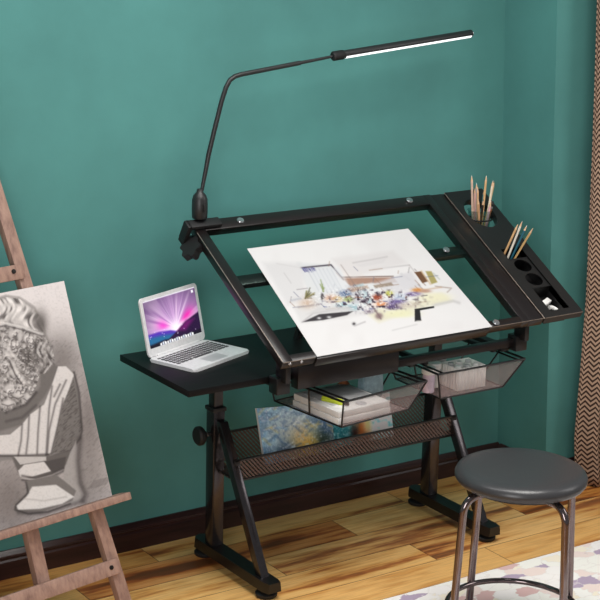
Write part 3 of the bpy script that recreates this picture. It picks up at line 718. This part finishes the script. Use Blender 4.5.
for i in range(n_):
    a = 2 * PI * i / n_; r = .040 + .006 * math.cos(6 * a); p = V((r * math.cos(a), r * math.sin(a), 0))
    ra.append(bm.verts.new(k0 + qv @ p)); rb.append(bm.verts.new(k0 + qv @ (p * .94 + V((0, 0, .028)))))
bm.faces.new(ra[::-1]); bm.faces.new(rb)
for i in range(n_): bm.faces.new((ra[i], ra[(i + 1) % n_], rb[(i + 1) % n_], rb[i]))
tube(bm, [k0 - ax * .004, V(FX(-.03, .650, -.066))], .007, 10)
obj('clamp_knob', bm, M['rubber'], clamp)
bm = nb(); lathe(bm, [(0, .022), (.024, .022), (.0265, .026), (.0275, .060), (.0265, .088), (.022, .102), (.013, .112), (.009, .124), (0, .125)], (LX, LY, LZ - .012), 28); sock = obj('lamp_base', bm, M['lampblack'], T)
bm = nb(); box(bm, (LX - .004, LY - .0325, LZ + .038), (LX + .004, LY - .025, LZ + .064), .002); obj('switch', bm, M['rubber'], sock)
pts = [(-.0160, 1.300), (-.0105, 1.330), (.0025, 1.390), (.0125, 1.440), (.0370, 1.532), (.0620, 1.621), (.0780, 1.664), (.0930, 1.688), (.1130, 1.700), (.1400, 1.7055), (.2600, 1.7195), (.3760, 1.7330)]
bm = nb(); tube(bm, [(x, LY, z) for x, z in pts], [.0062, .0065, .0075] + [.0082] * 9, 14); tube(bm, [(.374, LY, 1.7328), (.43, LY, 1.739), (.515, LY, 1.7495)], [.0065, .0055, .005], 10); obj('arm', bm, M['lampblack'], T)
hd = V((1.131 - .512, 0, 1.806 - 1.7495)).normalized(); h0 = V((.512, LY, 1.7495))
bm = nb(); lathe(bm, [(0, 0), (.0135, 0), (.017, .004), (.017, .044), (.0145, .048), (0, .048)], h0, 24, tuple(hd)); obj('head_joint', bm, M['rubber'], T)
bm = nb(); lathe(bm, [(0, 0), (.0142, 0), (.0145, .002), (.0145, .575), (.013, .578), (0, .578)], h0 + hd * .047, 24, tuple(hd)); head = obj('lamp_head', bm, M['lampblack'], T)
bm = nb(); side = V((0, -1, 0)); dn = hd.cross(side); dn = dn if dn.z < 0 else -dn; ra, rb = [], []
for i in range(13):
    a = math.radians(22 + 76 * i / 12); q = side * math.cos(a) + dn * math.sin(a)
    for L_, s0 in ((ra, .052), (rb, .618)):
        L_.append((bm.verts.new(h0 + hd * s0 + q * .0149), bm.verts.new(h0 + hd * s0 + q * .0138)))
for i in range(12):
    bm.faces.new((ra[i][0], ra[i + 1][0], rb[i + 1][0], rb[i][0])); bm.faces.new((ra[i][1], rb[i][1], rb[i + 1][1], ra[i + 1][1]))
for L_ in (ra, rb):
    for i in range(12): bm.faces.new((L_[i][0], L_[i][1], L_[i + 1][1], L_[i + 1][0]))
for i in (0, 12): bm.faces.new((ra[i][0], rb[i][0], rb[i][1], ra[i][1]))
obj('light_strip', bm, M['led'], head, label='glowing white light strip')
bm = nb(); lathe(bm, [(0, 0), (.0125, 0), (.0125, .0015), (0, .002)], h0 + hd * .6252, 20, tuple(hd)); obj('end_cap', bm, M['chrome'], head, label='bright end cap')

# ------------------------------------------------------------------ cup and pencils
CX, CY, CT, CB = HC.x, HC.y, HC.z + .022, HC.z - .062
bm = nb(); lathe(bm, [(0, 0), (.038, 0), (.0435, CT - CB - .004), (.0475, CT - CB), (.0465, CT - CB + .001), (.042, CT - CB - .004), (.0365, .003), (0, .003)], (CX, CY, CB), 36)
tag(obj('pencil_cup', bm, M['cup']), 'clear cup hung in the oval hole of the side tray', 'cup')
wood_c = (222, 184, 146)
def pencil(name, label, cat, group, bottom, topp, col, r=.0042, tip=(60, 56, 56)):
    b, t = V(bottom), V(topp); d = (t - b).normalized(); L_ = (t - b).length
    P = thing(name, label, cat, b, group); mname = 'lacquer %d %d %d' % col
    m = bpy.data.materials.get(mname) or plain(mname, col, .4, 0, .05)
    bm = nb(); tube(bm, [b, b + d * (L_ - .022)], r, 6); obj('barrel', bm, m, P, True, 25)
    mt = bpy.data.materials.get('bare pencil wood') or plain('bare pencil wood', wood_c, .6, 0, .06)
    bm = nb(); tube(bm, [b + d * (L_ - .0221), b + d * (L_ - .006)], [r * .97, r * .36], 8); cone = obj('sharpened_wood', bm, mt, P)
    mname = 'core %d %d %d' % tip; mt = bpy.data.materials.get(mname) or plain(mname, tip, .5, 0, .05)
    bm = nb(); tube(bm, [b + d * (L_ - .0061), b + d * L_], [r * .36, r * .05], 8); obj('core', bm, mt, cone)
g = 'pencils in the clear cup'
z0 = CB + .006
for lab, bot, top_, col, tip in (
    ('pale pinkish pencil standing tallest at the left of the cup', (-.026, .002), (1.091, 1.2963, -.01), (222, 190, 170), (230, 220, 214)),
    ('tan pencil just right of the tallest one at the cup left', (-.020, -.016), (1.113, 1.253, -.022), (214, 170, 128), (190, 150, 120)),
    ('rosy pencil leaning in the left middle of the cup', (-.010, .014), (1.1281, 1.2442, .012), (224, 178, 166), (120, 80, 80)),
    ('grey blue pencil with pale tip at the middle of the cup', (.008, .022), (1.1416, 1.2581, .02), (168, 172, 184), (226, 226, 230)),
    ('tall tan pencil right of the cup middle', (.012, .000), (1.1760, 1.2856, .006), (216, 174, 124), (240, 226, 206)),
    ('cream pencil with light tip leaning right in the cup', (.022, -.012), (1.1943, 1.2687, -.012), (232, 216, 190), (240, 232, 220)),
    ('golden pencil leaning furthest right in the cup', (.028, .004), (1.2145, 1.2594, .004), (206, 176, 120), (190, 150, 90)),
    ('short tan pencil at the front left of the cup', (-.014, -.022), (1.103, 1.2125, -.04), (208, 160, 120), (226, 196, 160)),
    ('short pink pencil at the front right of the cup', (.010, -.026), (1.166, 1.1995, -.04), (228, 176, 178), (226, 196, 190)),
    ('short black pencil in the middle of the cup', (-.002, -.008), (1.1375, 1.2056, -.03), (40, 36, 38), (70, 64, 64)),
    ('teal pencil between the two rightmost pencils in the cup', (.020, .014), (1.190, 1.2300, .03), (92, 150, 156), (200, 214, 214))):
    pencil('pencil', lab, 'pencil', g, (CX + bot[0], CY + bot[1], z0), (top_[0], CY + top_[2], top_[1]), col, .0044, tip)
bm = nb(); b, t = V((CX + .016, CY - .022, z0)), V((1.180, CY - .034, 1.190)); d = t - b
T = thing('paint_brush', 'paint brush with dark bristles among the pencils in the cup', 'brush', b)
tube(bm, [b, b + d * .78], [.002, .0034], 8); obj('handle', bm, M['brown'], T)
bm = nb(); tube(bm, [b + d * .781, b + d * .86], .0044, 10); fe = obj('ferrule', bm, M['chrome'], T)
bm = nb(); tube(bm, [b + d * .861, b + d * .94, b + d * 1.04], [.0045, .0068, .0018], 10); obj('bristles', bm, M['rubber'], T)
g = 'pencils in the tray slot'
for lab, ex, tp, col, tip in (
    ('tan pencil leftmost of four in the tray slot', (1.125, -.2507, 1.0424), (1.146, -.285, 1.1471), (214, 170, 120), (226, 190, 150)),
    ('white pencil second from left in the tray slot', (1.142, -.2560, 1.0393), (1.166, -.285, 1.1560), (236, 228, 214), (220, 212, 200)),
    ('dark teal pencil with white tip in the tray slot', (1.159, -.2600, 1.0370), (1.187, -.288, 1.1390), (28, 92, 110), (228, 228, 232)),
    ('gold pencil rightmost of four in the tray slot', (1.182, -.2600, 1.0368), (1.2225, -.283, 1.1242), (206, 168, 112), (222, 196, 150))):
    ex, tp = V(ex), V(tp); k = .050 / (tp - ex).dot(FN); pencil('pencil', lab, 'pencil', g, ex - (tp - ex) * k, tp, col, .0042, tip)
bm = nb(); e0 = FX(1.150, .118, -.0575)
ER = lambda a, b, c: tuple(V(FX(1.163, .106, -.0575)) + V((1, .0, 0)) * (a * .93 - b * .36) + FS * (a * .36 + b * .93) + FN * c)
box(bm, (-.026, -.011, 0), (.026, .011, .022), .003, ER); tag(obj('eraser', bm, M['plastic_white']), 'small white eraser in the front compartment of the tray', 'eraser')
bm = nb(); pth = []
for i in range(19): a = math.radians(-150 + 250 * i / 18); pth.append(V(FX(1.172 + .020 * math.cos(a), .066 + .020 * math.sin(a), -.0495)))
tube(bm, pth, .008, 10); tag(obj('cable_loop', bm, M['plastic_white']), 'white curved loop lying in front of the eraser in the tray', 'loop')

# ------------------------------------------------------------------ stool
SX, SY, SZ = .504, -1.086, .586
T = thing('stool', 'round dark grey leather stool on bronze tube legs standing on the rug', 'stool', (SX, SY, 0))
bm = nb(); R_ = .2075
lathe(bm, [(0, -.052), (R_ - .026, -.052), (R_ - .008, -.046), (R_ + .0005, -.034), (R_ + .001, -.024), (R_ - .006, -.010), (R_ - .020, -.003), (R_ - .05, 0.0005), (R_ * .5, .004), (0, .005)], (SX, SY, SZ), 72); obj('seat', bm, M['leather'], T, True, 60)
bm = nb(); lathe(bm, [(0, -.060), (R_ - .035, -.060), (R_ - .030, -.0525), (0, -.0525)], (SX, SY, SZ), 64); obj('seat_board', bm, M['rubber'], T)
vdir = math.atan2(.798, .546)
for da in (-115, -32, 62, 143):
    a = vdir + math.radians(-da) + math.radians(0); d = V((math.cos(a), math.sin(a), 0)); c = V((SX, SY, 0)); zt = SZ - .0725
    r1, r2 = .204, .226; pth = [c + d * .06 + V((0, 0, zt)), c + d * (r1 - .055) + V((0, 0, zt))]
    for i in range(1, 9): q = math.radians(90 * i / 8); pth.append(c + d * (r1 - .055 + .055 * math.sin(q)) + V((0, 0, zt - .055 * (1 - math.cos(q)))))
    pth.append(c + d * (r1 + (r2 - r1) * .6) + V((0, 0, .20))); pth.append(c + d * r2 + V((0, 0, .024)))
    bm = nb(); tube(bm, pth, .0125, 16); lg = obj('leg', bm, M['tube'], T)
    bm = nb(); e_ = c + d * (r2 + .0006); lathe(bm, [(0, 0), (.015, 0), (.0165, .004), (.0155, .030), (0, .030)], (e_.x, e_.y, .0088), 16); obj('rubber_tip', bm, M['rubber'], lg)
bm = nb(); ringtube(bm, (SX, SY, .105), .212, .009, 64, 12); obj('foot_ring', bm, M['tube'], T)

# ------------------------------------------------------------------ easel
ps, th = .1902, .3489
E1 = V((math.cos(ps), math.sin(ps), 0)); E2 = V((-math.sin(ps) * math.sin(th), math.cos(ps) * math.sin(th), math.cos(th))); E3 = E1.cross(E2)
P0 = V((-.4741, -.400, 0))
def E(u, v, w=0): return tuple(P0 + E1 * u + E2 * v + E3 * w)
T = thing('easel', 'weathered wooden A-frame easel leaning at the left edge', 'easel', tuple(P0 + E1 * -.3))
ub = -.2985
def bar(bm, a, b, hw, w0, w1, perp=True):
    (u0, v0), (u1, v1) = a, b
    hexa(bm, [E(u0 - hw, v0, w0), E(u0 + hw, v0, w0), E(u0 + hw, v0, w1), E(u0 - hw, v0, w1), E(u1 - hw, v1, w0), E(u1 + hw, v1, w0), E(u1 + hw, v1, w1), E(u1 - hw, v1, w1)], .002)
for s in (1, -1):
    bm = nb(); f = lambda u: u if s == 1 else 2 * ub - u
    bar(bm, (f(-.0135), .018), (f(-.168), 1.56), .0225, -.050, -.022); obj('leg', bm, M['easel'], T)
bm = nb(); bar(bm, (-.3075, .2), (-.3075, 1.66), .0235, -.052, -.024); obj('mast', bm, M['easel'], T)
bm = nb(); hexa(bm, [E(-.66, .408, -.030), E(.052, .408, -.030), E(.052, .408, .030), E(-.66, .408, .030), E(-.66, .432, -.030), E(.052, .432, -.030), E(.052, .432, .030), E(-.66, .432, .030)], .002); obj('canvas_ledge', bm, M['easel'], T)
bm = nb(); box(bm, (-.575, .186, -.0225), (-.030, .236, -.004), .002, E); cb = obj('crossbar', bm, M['easel'], T)
bm = nb(); lathe(bm, [(0, 0), (.0075, 0), (.0075, .003), (0, .004)], E(-.062, .213, -.0042), 14, tuple(E3)); obj('bolt', bm, M['bolt'], cb)
bm = nb(); box(bm, (-.47, 1.178, -.0225), (-.135, 1.226, -.010), .002, E); cb = obj('crossbar', bm, M['easel'], T)
bm = nb(); lathe(bm, [(0, 0), (.0075, 0), (.0075, .003), (0, .004)], E(-.175, 1.206, -.0102), 14, tuple(E3)); obj('bolt', bm, M['bolt'], cb)

def bust(x, y):
    A = Art(x, y, (214, 209, 208)); ln = A.line; A.line = lambda p, c, w=.8, op=1.0: ln(p, c, w * 1.25, op * .62); r = np.random.RandomState(5); n = vnoise(x, y, 9, 31); n2 = vnoise(x, y, 3, 32); n3 = vnoise(x, y, 1.3, 33); hat = vnoise(x + y, (x - y) * .25, 1.1, 34)
    # smudged background
    A.over(np.clip((y - 330) / 90, 0, 1) * .62, (158, 152, 150)); A.blob(62, 360, 20, 30, (126, 121, 119), .75, 1); A.blob(88, 420, 12, 60, (124, 118, 116), .6, 1); A.blob(10, 500, 30, 40, (128, 122, 120), .75, 1); A.blob(86, 480, 20, 40, (150, 145, 143), .8, 1); A.over((hat - .55) * .6 * (y > 340), (104, 100, 98))
    # neck and chest
    A.poly([(-26, 384), (0, 380), (37, 365), (62, 366), (74, 372), (79, 392), (82, 430), (80, 438), (70, 451), (50, 456), (-20, 462)], (146, 142, 140), 2); A.poly([(-20, 392), (8, 412), (26, 404), (40, 386), (40, 366), (50, 364), (62, 366), (45, 396), (20, 425), (-20, 436)], (128, 124, 122), 3)
    # hair, face, beard
    A.poly([(-34, 318), (-10, 300), (6, 295), (20, 297), (34, 306), (44, 321), (46, 334), (52, 346), (55, 360), (48, 370), (38, 374), (34, 392), (26, 404), (8, 412), (-20, 404), (-34, 370)], (158, 154, 152), 2.5)
    A.poly([(-30, 320), (6, 297), (20, 299), (33, 308), (40, 320), (30, 328), (6, 322), (-28, 330)], (196, 192, 190), 4); A.blob(40, 322, 7, 12, (134, 130, 128), .8, 1); A.blob(44, 352, 9, 14, (132, 128, 126), .7, 1); A.blob(26, 358, 9, 16, (104, 100, 98), .8, 1)
    mask = inside(x, y, [(-34, 326), (6, 324), (40, 332), (52, 346), (55, 360), (40, 374), (34, 392), (26, 404), (8, 412), (-34, 404)])
    A.over((n2 - .5) * 1.6 * mask, (214, 210, 208)); A.over((.46 - n2) * 1.7 * mask, (100, 96, 95)); A.over((n3 - .62) * 1.6 * mask, (226, 222, 220)); A.over((.34 - n3) * 1.3 * mask, (80, 77, 76))
    for cx, cy, rx, ry in ((11, 334, 3, 5), (20, 336, 3, 6), (26, 338, 2.6, 5), (31, 341, 2.2, 5), (12, 344, 4, 3), (18, 344, 2.4, 4), (24, 346, 2.2, 3), (14, 372, 4, 6), (20, 378, 3, 5), (9, 388, 5, 5), (18, 394, 5, 4), (27, 396, 3, 4), (8, 402, 6, 3)):
        A.blob(cx, cy, rx, ry, (206, 202, 200), .85, 1.5); A.line([(cx - rx, cy + ry * .6), (cx, cy + ry * 1.15), (cx + rx, cy + ry * .5)], (86, 82, 82), .6, .8)
    cap = inside(x, y, [(-34, 322), (-10, 302), (6, 297), (20, 299), (34, 308), (43, 321), (45, 332), (22, 327), (6, 322), (-30, 329)])
    lock = vnoise(x + 3 * np.sin(y * .22), y * .30, 2.3, 51)
    A.over((lock - .52) * 2.2 * cap, (226, 222, 220)); A.over((.44 - lock) * 2.4 * cap, (112, 108, 107)); A.blob(41, 324, 6, 11, (120, 116, 114), .55, 1)
    side = inside(x, y, [(34, 334), (45, 335), (55, 360), (44, 374), (36, 372)]); A.over((lock - .5) * 2 * side, (190, 186, 184)); A.over((.45 - lock) * 2 * side, (92, 88, 87))
    for i in range(26):
        a, b = 4 + r.rand() * 28, 332 + r.rand() * 70; q = r.rand() * 6.3; rr = 1.6 + r.rand() * 1.6
        p = [(a + rr * math.cos(q + k * .7), b + rr * 1.2 * math.sin(q + k * .7)) for k in range(6)]; A.line(p, (232, 228, 226), .7, .9); A.line([(u_ + .8, v_ + .9) for u_, v_ in p], (84, 80, 80), .5, .8)
    A.line([(-30, 330), (6, 323), (22, 327), (42, 334)], (228, 225, 223), 1.3, .95); A.line([(-30, 333), (6, 325.5), (22, 329.5), (42, 336)], (96, 92, 92), .7, .8)
    A.line([(8, 346), (12, 354), (16, 358)], (228, 224, 222), 1.4, .9); A.line([(6, 352), (14, 366), (18, 374), (24, 382)], (218, 214, 212), 1.6, .9); A.line([(9, 360), (15, 374), (22, 384)], (74, 70, 70), .8, .9); A.line([(6, 412), (26, 404), (36, 392)], (78, 74, 74), 1.2, .9)
    A.line([(6, 421), (22, 417), (36, 405)], (96, 92, 92), 1.2, .8); A.line([(52, 346), (48, 356), (54, 364)], (92, 88, 88), .9, .7); A.line([(44, 344), (46, 356), (42, 368)], (196, 192, 190), 1.3, .6)
    # draped cloth
    A.poly([(58, 366), (66, 366), (74, 374), (71, 386), (62, 404), (57, 426), (51, 452), (44, 455), (-24, 455), (-20, 436), (10, 434), (22, 424), (30, 414), (44, 404), (52, 384)], (206, 202, 200), 1.2)
    for p in ([(52, 386), (49, 408), (46, 454)], [(66, 380), (55, 404), (49, 430), (47, 453)], [(60, 384), (54, 396)], [(29, 415), (28, 436), (26, 453)], [(40, 406), (38, 430), (37, 453)], [(22, 424), (21, 440), (18, 455)]): A.line(p, (92, 88, 88), .9, .85)
    A.line([(63, 398), (58, 424), (51, 453)], (90, 86, 86), .9, .8); A.line([(-20, 455), (22, 455), (48, 454)], (70, 66, 66), 1.1, .9)
    A.poly([(73, 377), (78, 392), (82, 428), (80, 437), (68, 450), (52, 453), (58, 426), (62, 408)], (132, 128, 126), 1.5); A.over((hat - .45) * 1.2 * inside(x, y, [(73, 377), (82, 428), (68, 450), (52, 453), (62, 408)]), (96, 92, 90))
    A.line([(74, 372), (79, 392), (82, 430), (80, 438), (70, 450), (54, 455)], (74, 70, 70), 1.0, .9)
    # plinth
    A.poly([(12, 457), (50, 455), (72, 450), (66, 464), (56, 474), (30, 478), (18, 472)], (120, 116, 114), 2); A.poly([(14, 456), (20, 464), (46, 460), (46, 456)], (190, 186, 184), 1.2); A.poly([(18, 470), (24, 464), (44, 461), (54, 466), (52, 470), (32, 476), (20, 476)], (204, 200, 198), 1.2); A.poly([(44, 461), (66, 456), (64, 470), (52, 472)], (104, 100, 99), 1.5)
    for k, c in ((0, (86, 82, 82)), (2.4, (196, 192, 190)), (4.2, (84, 80, 80))): A.line([(22, 475 + k), (36, 477.5 + k * .9), (52, 473 + k * .7), (63, 468 + k * .6)], c, 1.0, .9)
    A.poly([(76, 440), (79, 484), (84, 494), (78, 502), (62, 504), (64, 470), (70, 452)], (166, 162, 160), 1.5); A.line([(80, 438), (78, 460), (80, 482), (85, 493), (83, 500)], (84, 80, 80), 2.6, .8)
    A.poly([(27, 480), (56, 474), (64, 480), (76, 490), (72, 500), (40, 512), (17, 512), (14, 506), (26, 494)], (132, 128, 126), 1.5); A.poly([(32, 486), (56, 484), (74, 496), (62, 503), (40, 508), (18, 509), (16, 505), (26, 496)], (208, 205, 203), 1.5)
    A.line([(26, 482), (28, 492), (16, 504), (15, 509), (28, 513), (48, 511), (70, 503)], (72, 69, 69), .9, .9); A.line([(24, 498), (44, 500), (66, 496)], (168, 164, 162), .8, .7); A.line([(18, 512), (44, 513), (82, 500)], (86, 82, 82), 1.8, .6)
    for i in range(12): a = 88 + i * 1.6; A.line([(a, 488 - i * .4), (a + 6, 480 - i * .4)], (118, 113, 112), .45, .6)
    A.over((n3 - .5) * .15, (90, 86, 84)); return np.clip((A.c - 168) * 1.28 + 158, 0, 255)
o = art_sheet('bust_drawing', [E(-.54, 1.1459), E(0, 1.1459), E(0, .4332), E(-.54, .4332)], 230, 340, bust, [(-80.21, 308.73), (63.98, 280.87), (112.03, 495.08), (-28.52, 538.51)], M['art'], None, .0205, tuple(E3))
tag(o, 'grey pencil drawing of a bearded bust standing on the easel ledge', 'drawing')

# ------------------------------------------------------------------ light
def area(name, loc, target, size, energy, col, sy=None, spread=180):
    l = bpy.data.lights.new(name, 'AREA'); l.energy = energy; l.color = col; l.shape = 'RECTANGLE'; l.size = size; l.size_y = sy or size; l.spread = math.radians(spread)
    o = bpy.data.objects.new(name, l); C.objects.link(o); o.location = loc
    o.rotation_euler = (V(target) - V(loc)).to_track_quat('-Z', 'Y').to_euler(); return o
area('assumed_overhead_light', (.3, -1.7, 3.5), (.3, -1.2, 0), 1.6, 40, (1, .97, .93), 1.4, 115)  # assumed overhead source out of view, brightens floor and rug; no fixture modelled
area('wall_fill_light', (-.75, -.75, 2.85), (.55, .1, 1.6), 1.3, 16, (1, .99, .99), .5)  # added unseen washer, brightens the upper wall and the side return
area('assumed_right_light', (3.0, -2.5, 2.5), (.6, -.3, .5), 1.2, 19, (1, .98, .96), 1.4)  # assumed source at upper right, no window seen; placed to glint on the braces
area('left_fill_light', (-2.6, -3.3, 1.55), (.3, -.1, .5), 1.3, 46, (1, .98, .98), 1.5)  # added low fill from the left, brightens under the table; no real window
w = bpy.data.worlds.new('room'); bpy.context.scene.world = w; w.use_nodes = True
w.node_tree.nodes['Background'].inputs[0].default_value = (.92, .97, 1, 1); w.node_tree.nodes['Background'].inputs[1].default_value = .2

# ------------------------------------------------------------------ camera
r = V((.82891494, -.55882826, .02471837)); u = V((.12286036, .22499426, .96658311)); f = V((.54571545, .79817828, -.25515895))
cam = bpy.data.cameras.new('camera'); co = bpy.data.objects.new('camera', cam); C.objects.link(co)
mt = Matrix((r, u, -f)).transposed().to_4x4(); mt.translation = V((-2.90256861, -4.81268802, 2.42886487)); co.matrix_world = mt
cam.sensor_width = 36; cam.lens = 1689.2392 * 36 / 600; cam.clip_start = .1
sc = bpy.context.scene; sc.camera = co
sc.view_settings.view_transform = 'Standard'; sc.view_settings.look = 'None'; sc.view_settings.gamma = 1; sc.view_settings.use_curve_mapping = False; sc.view_settings.exposure = 0.0
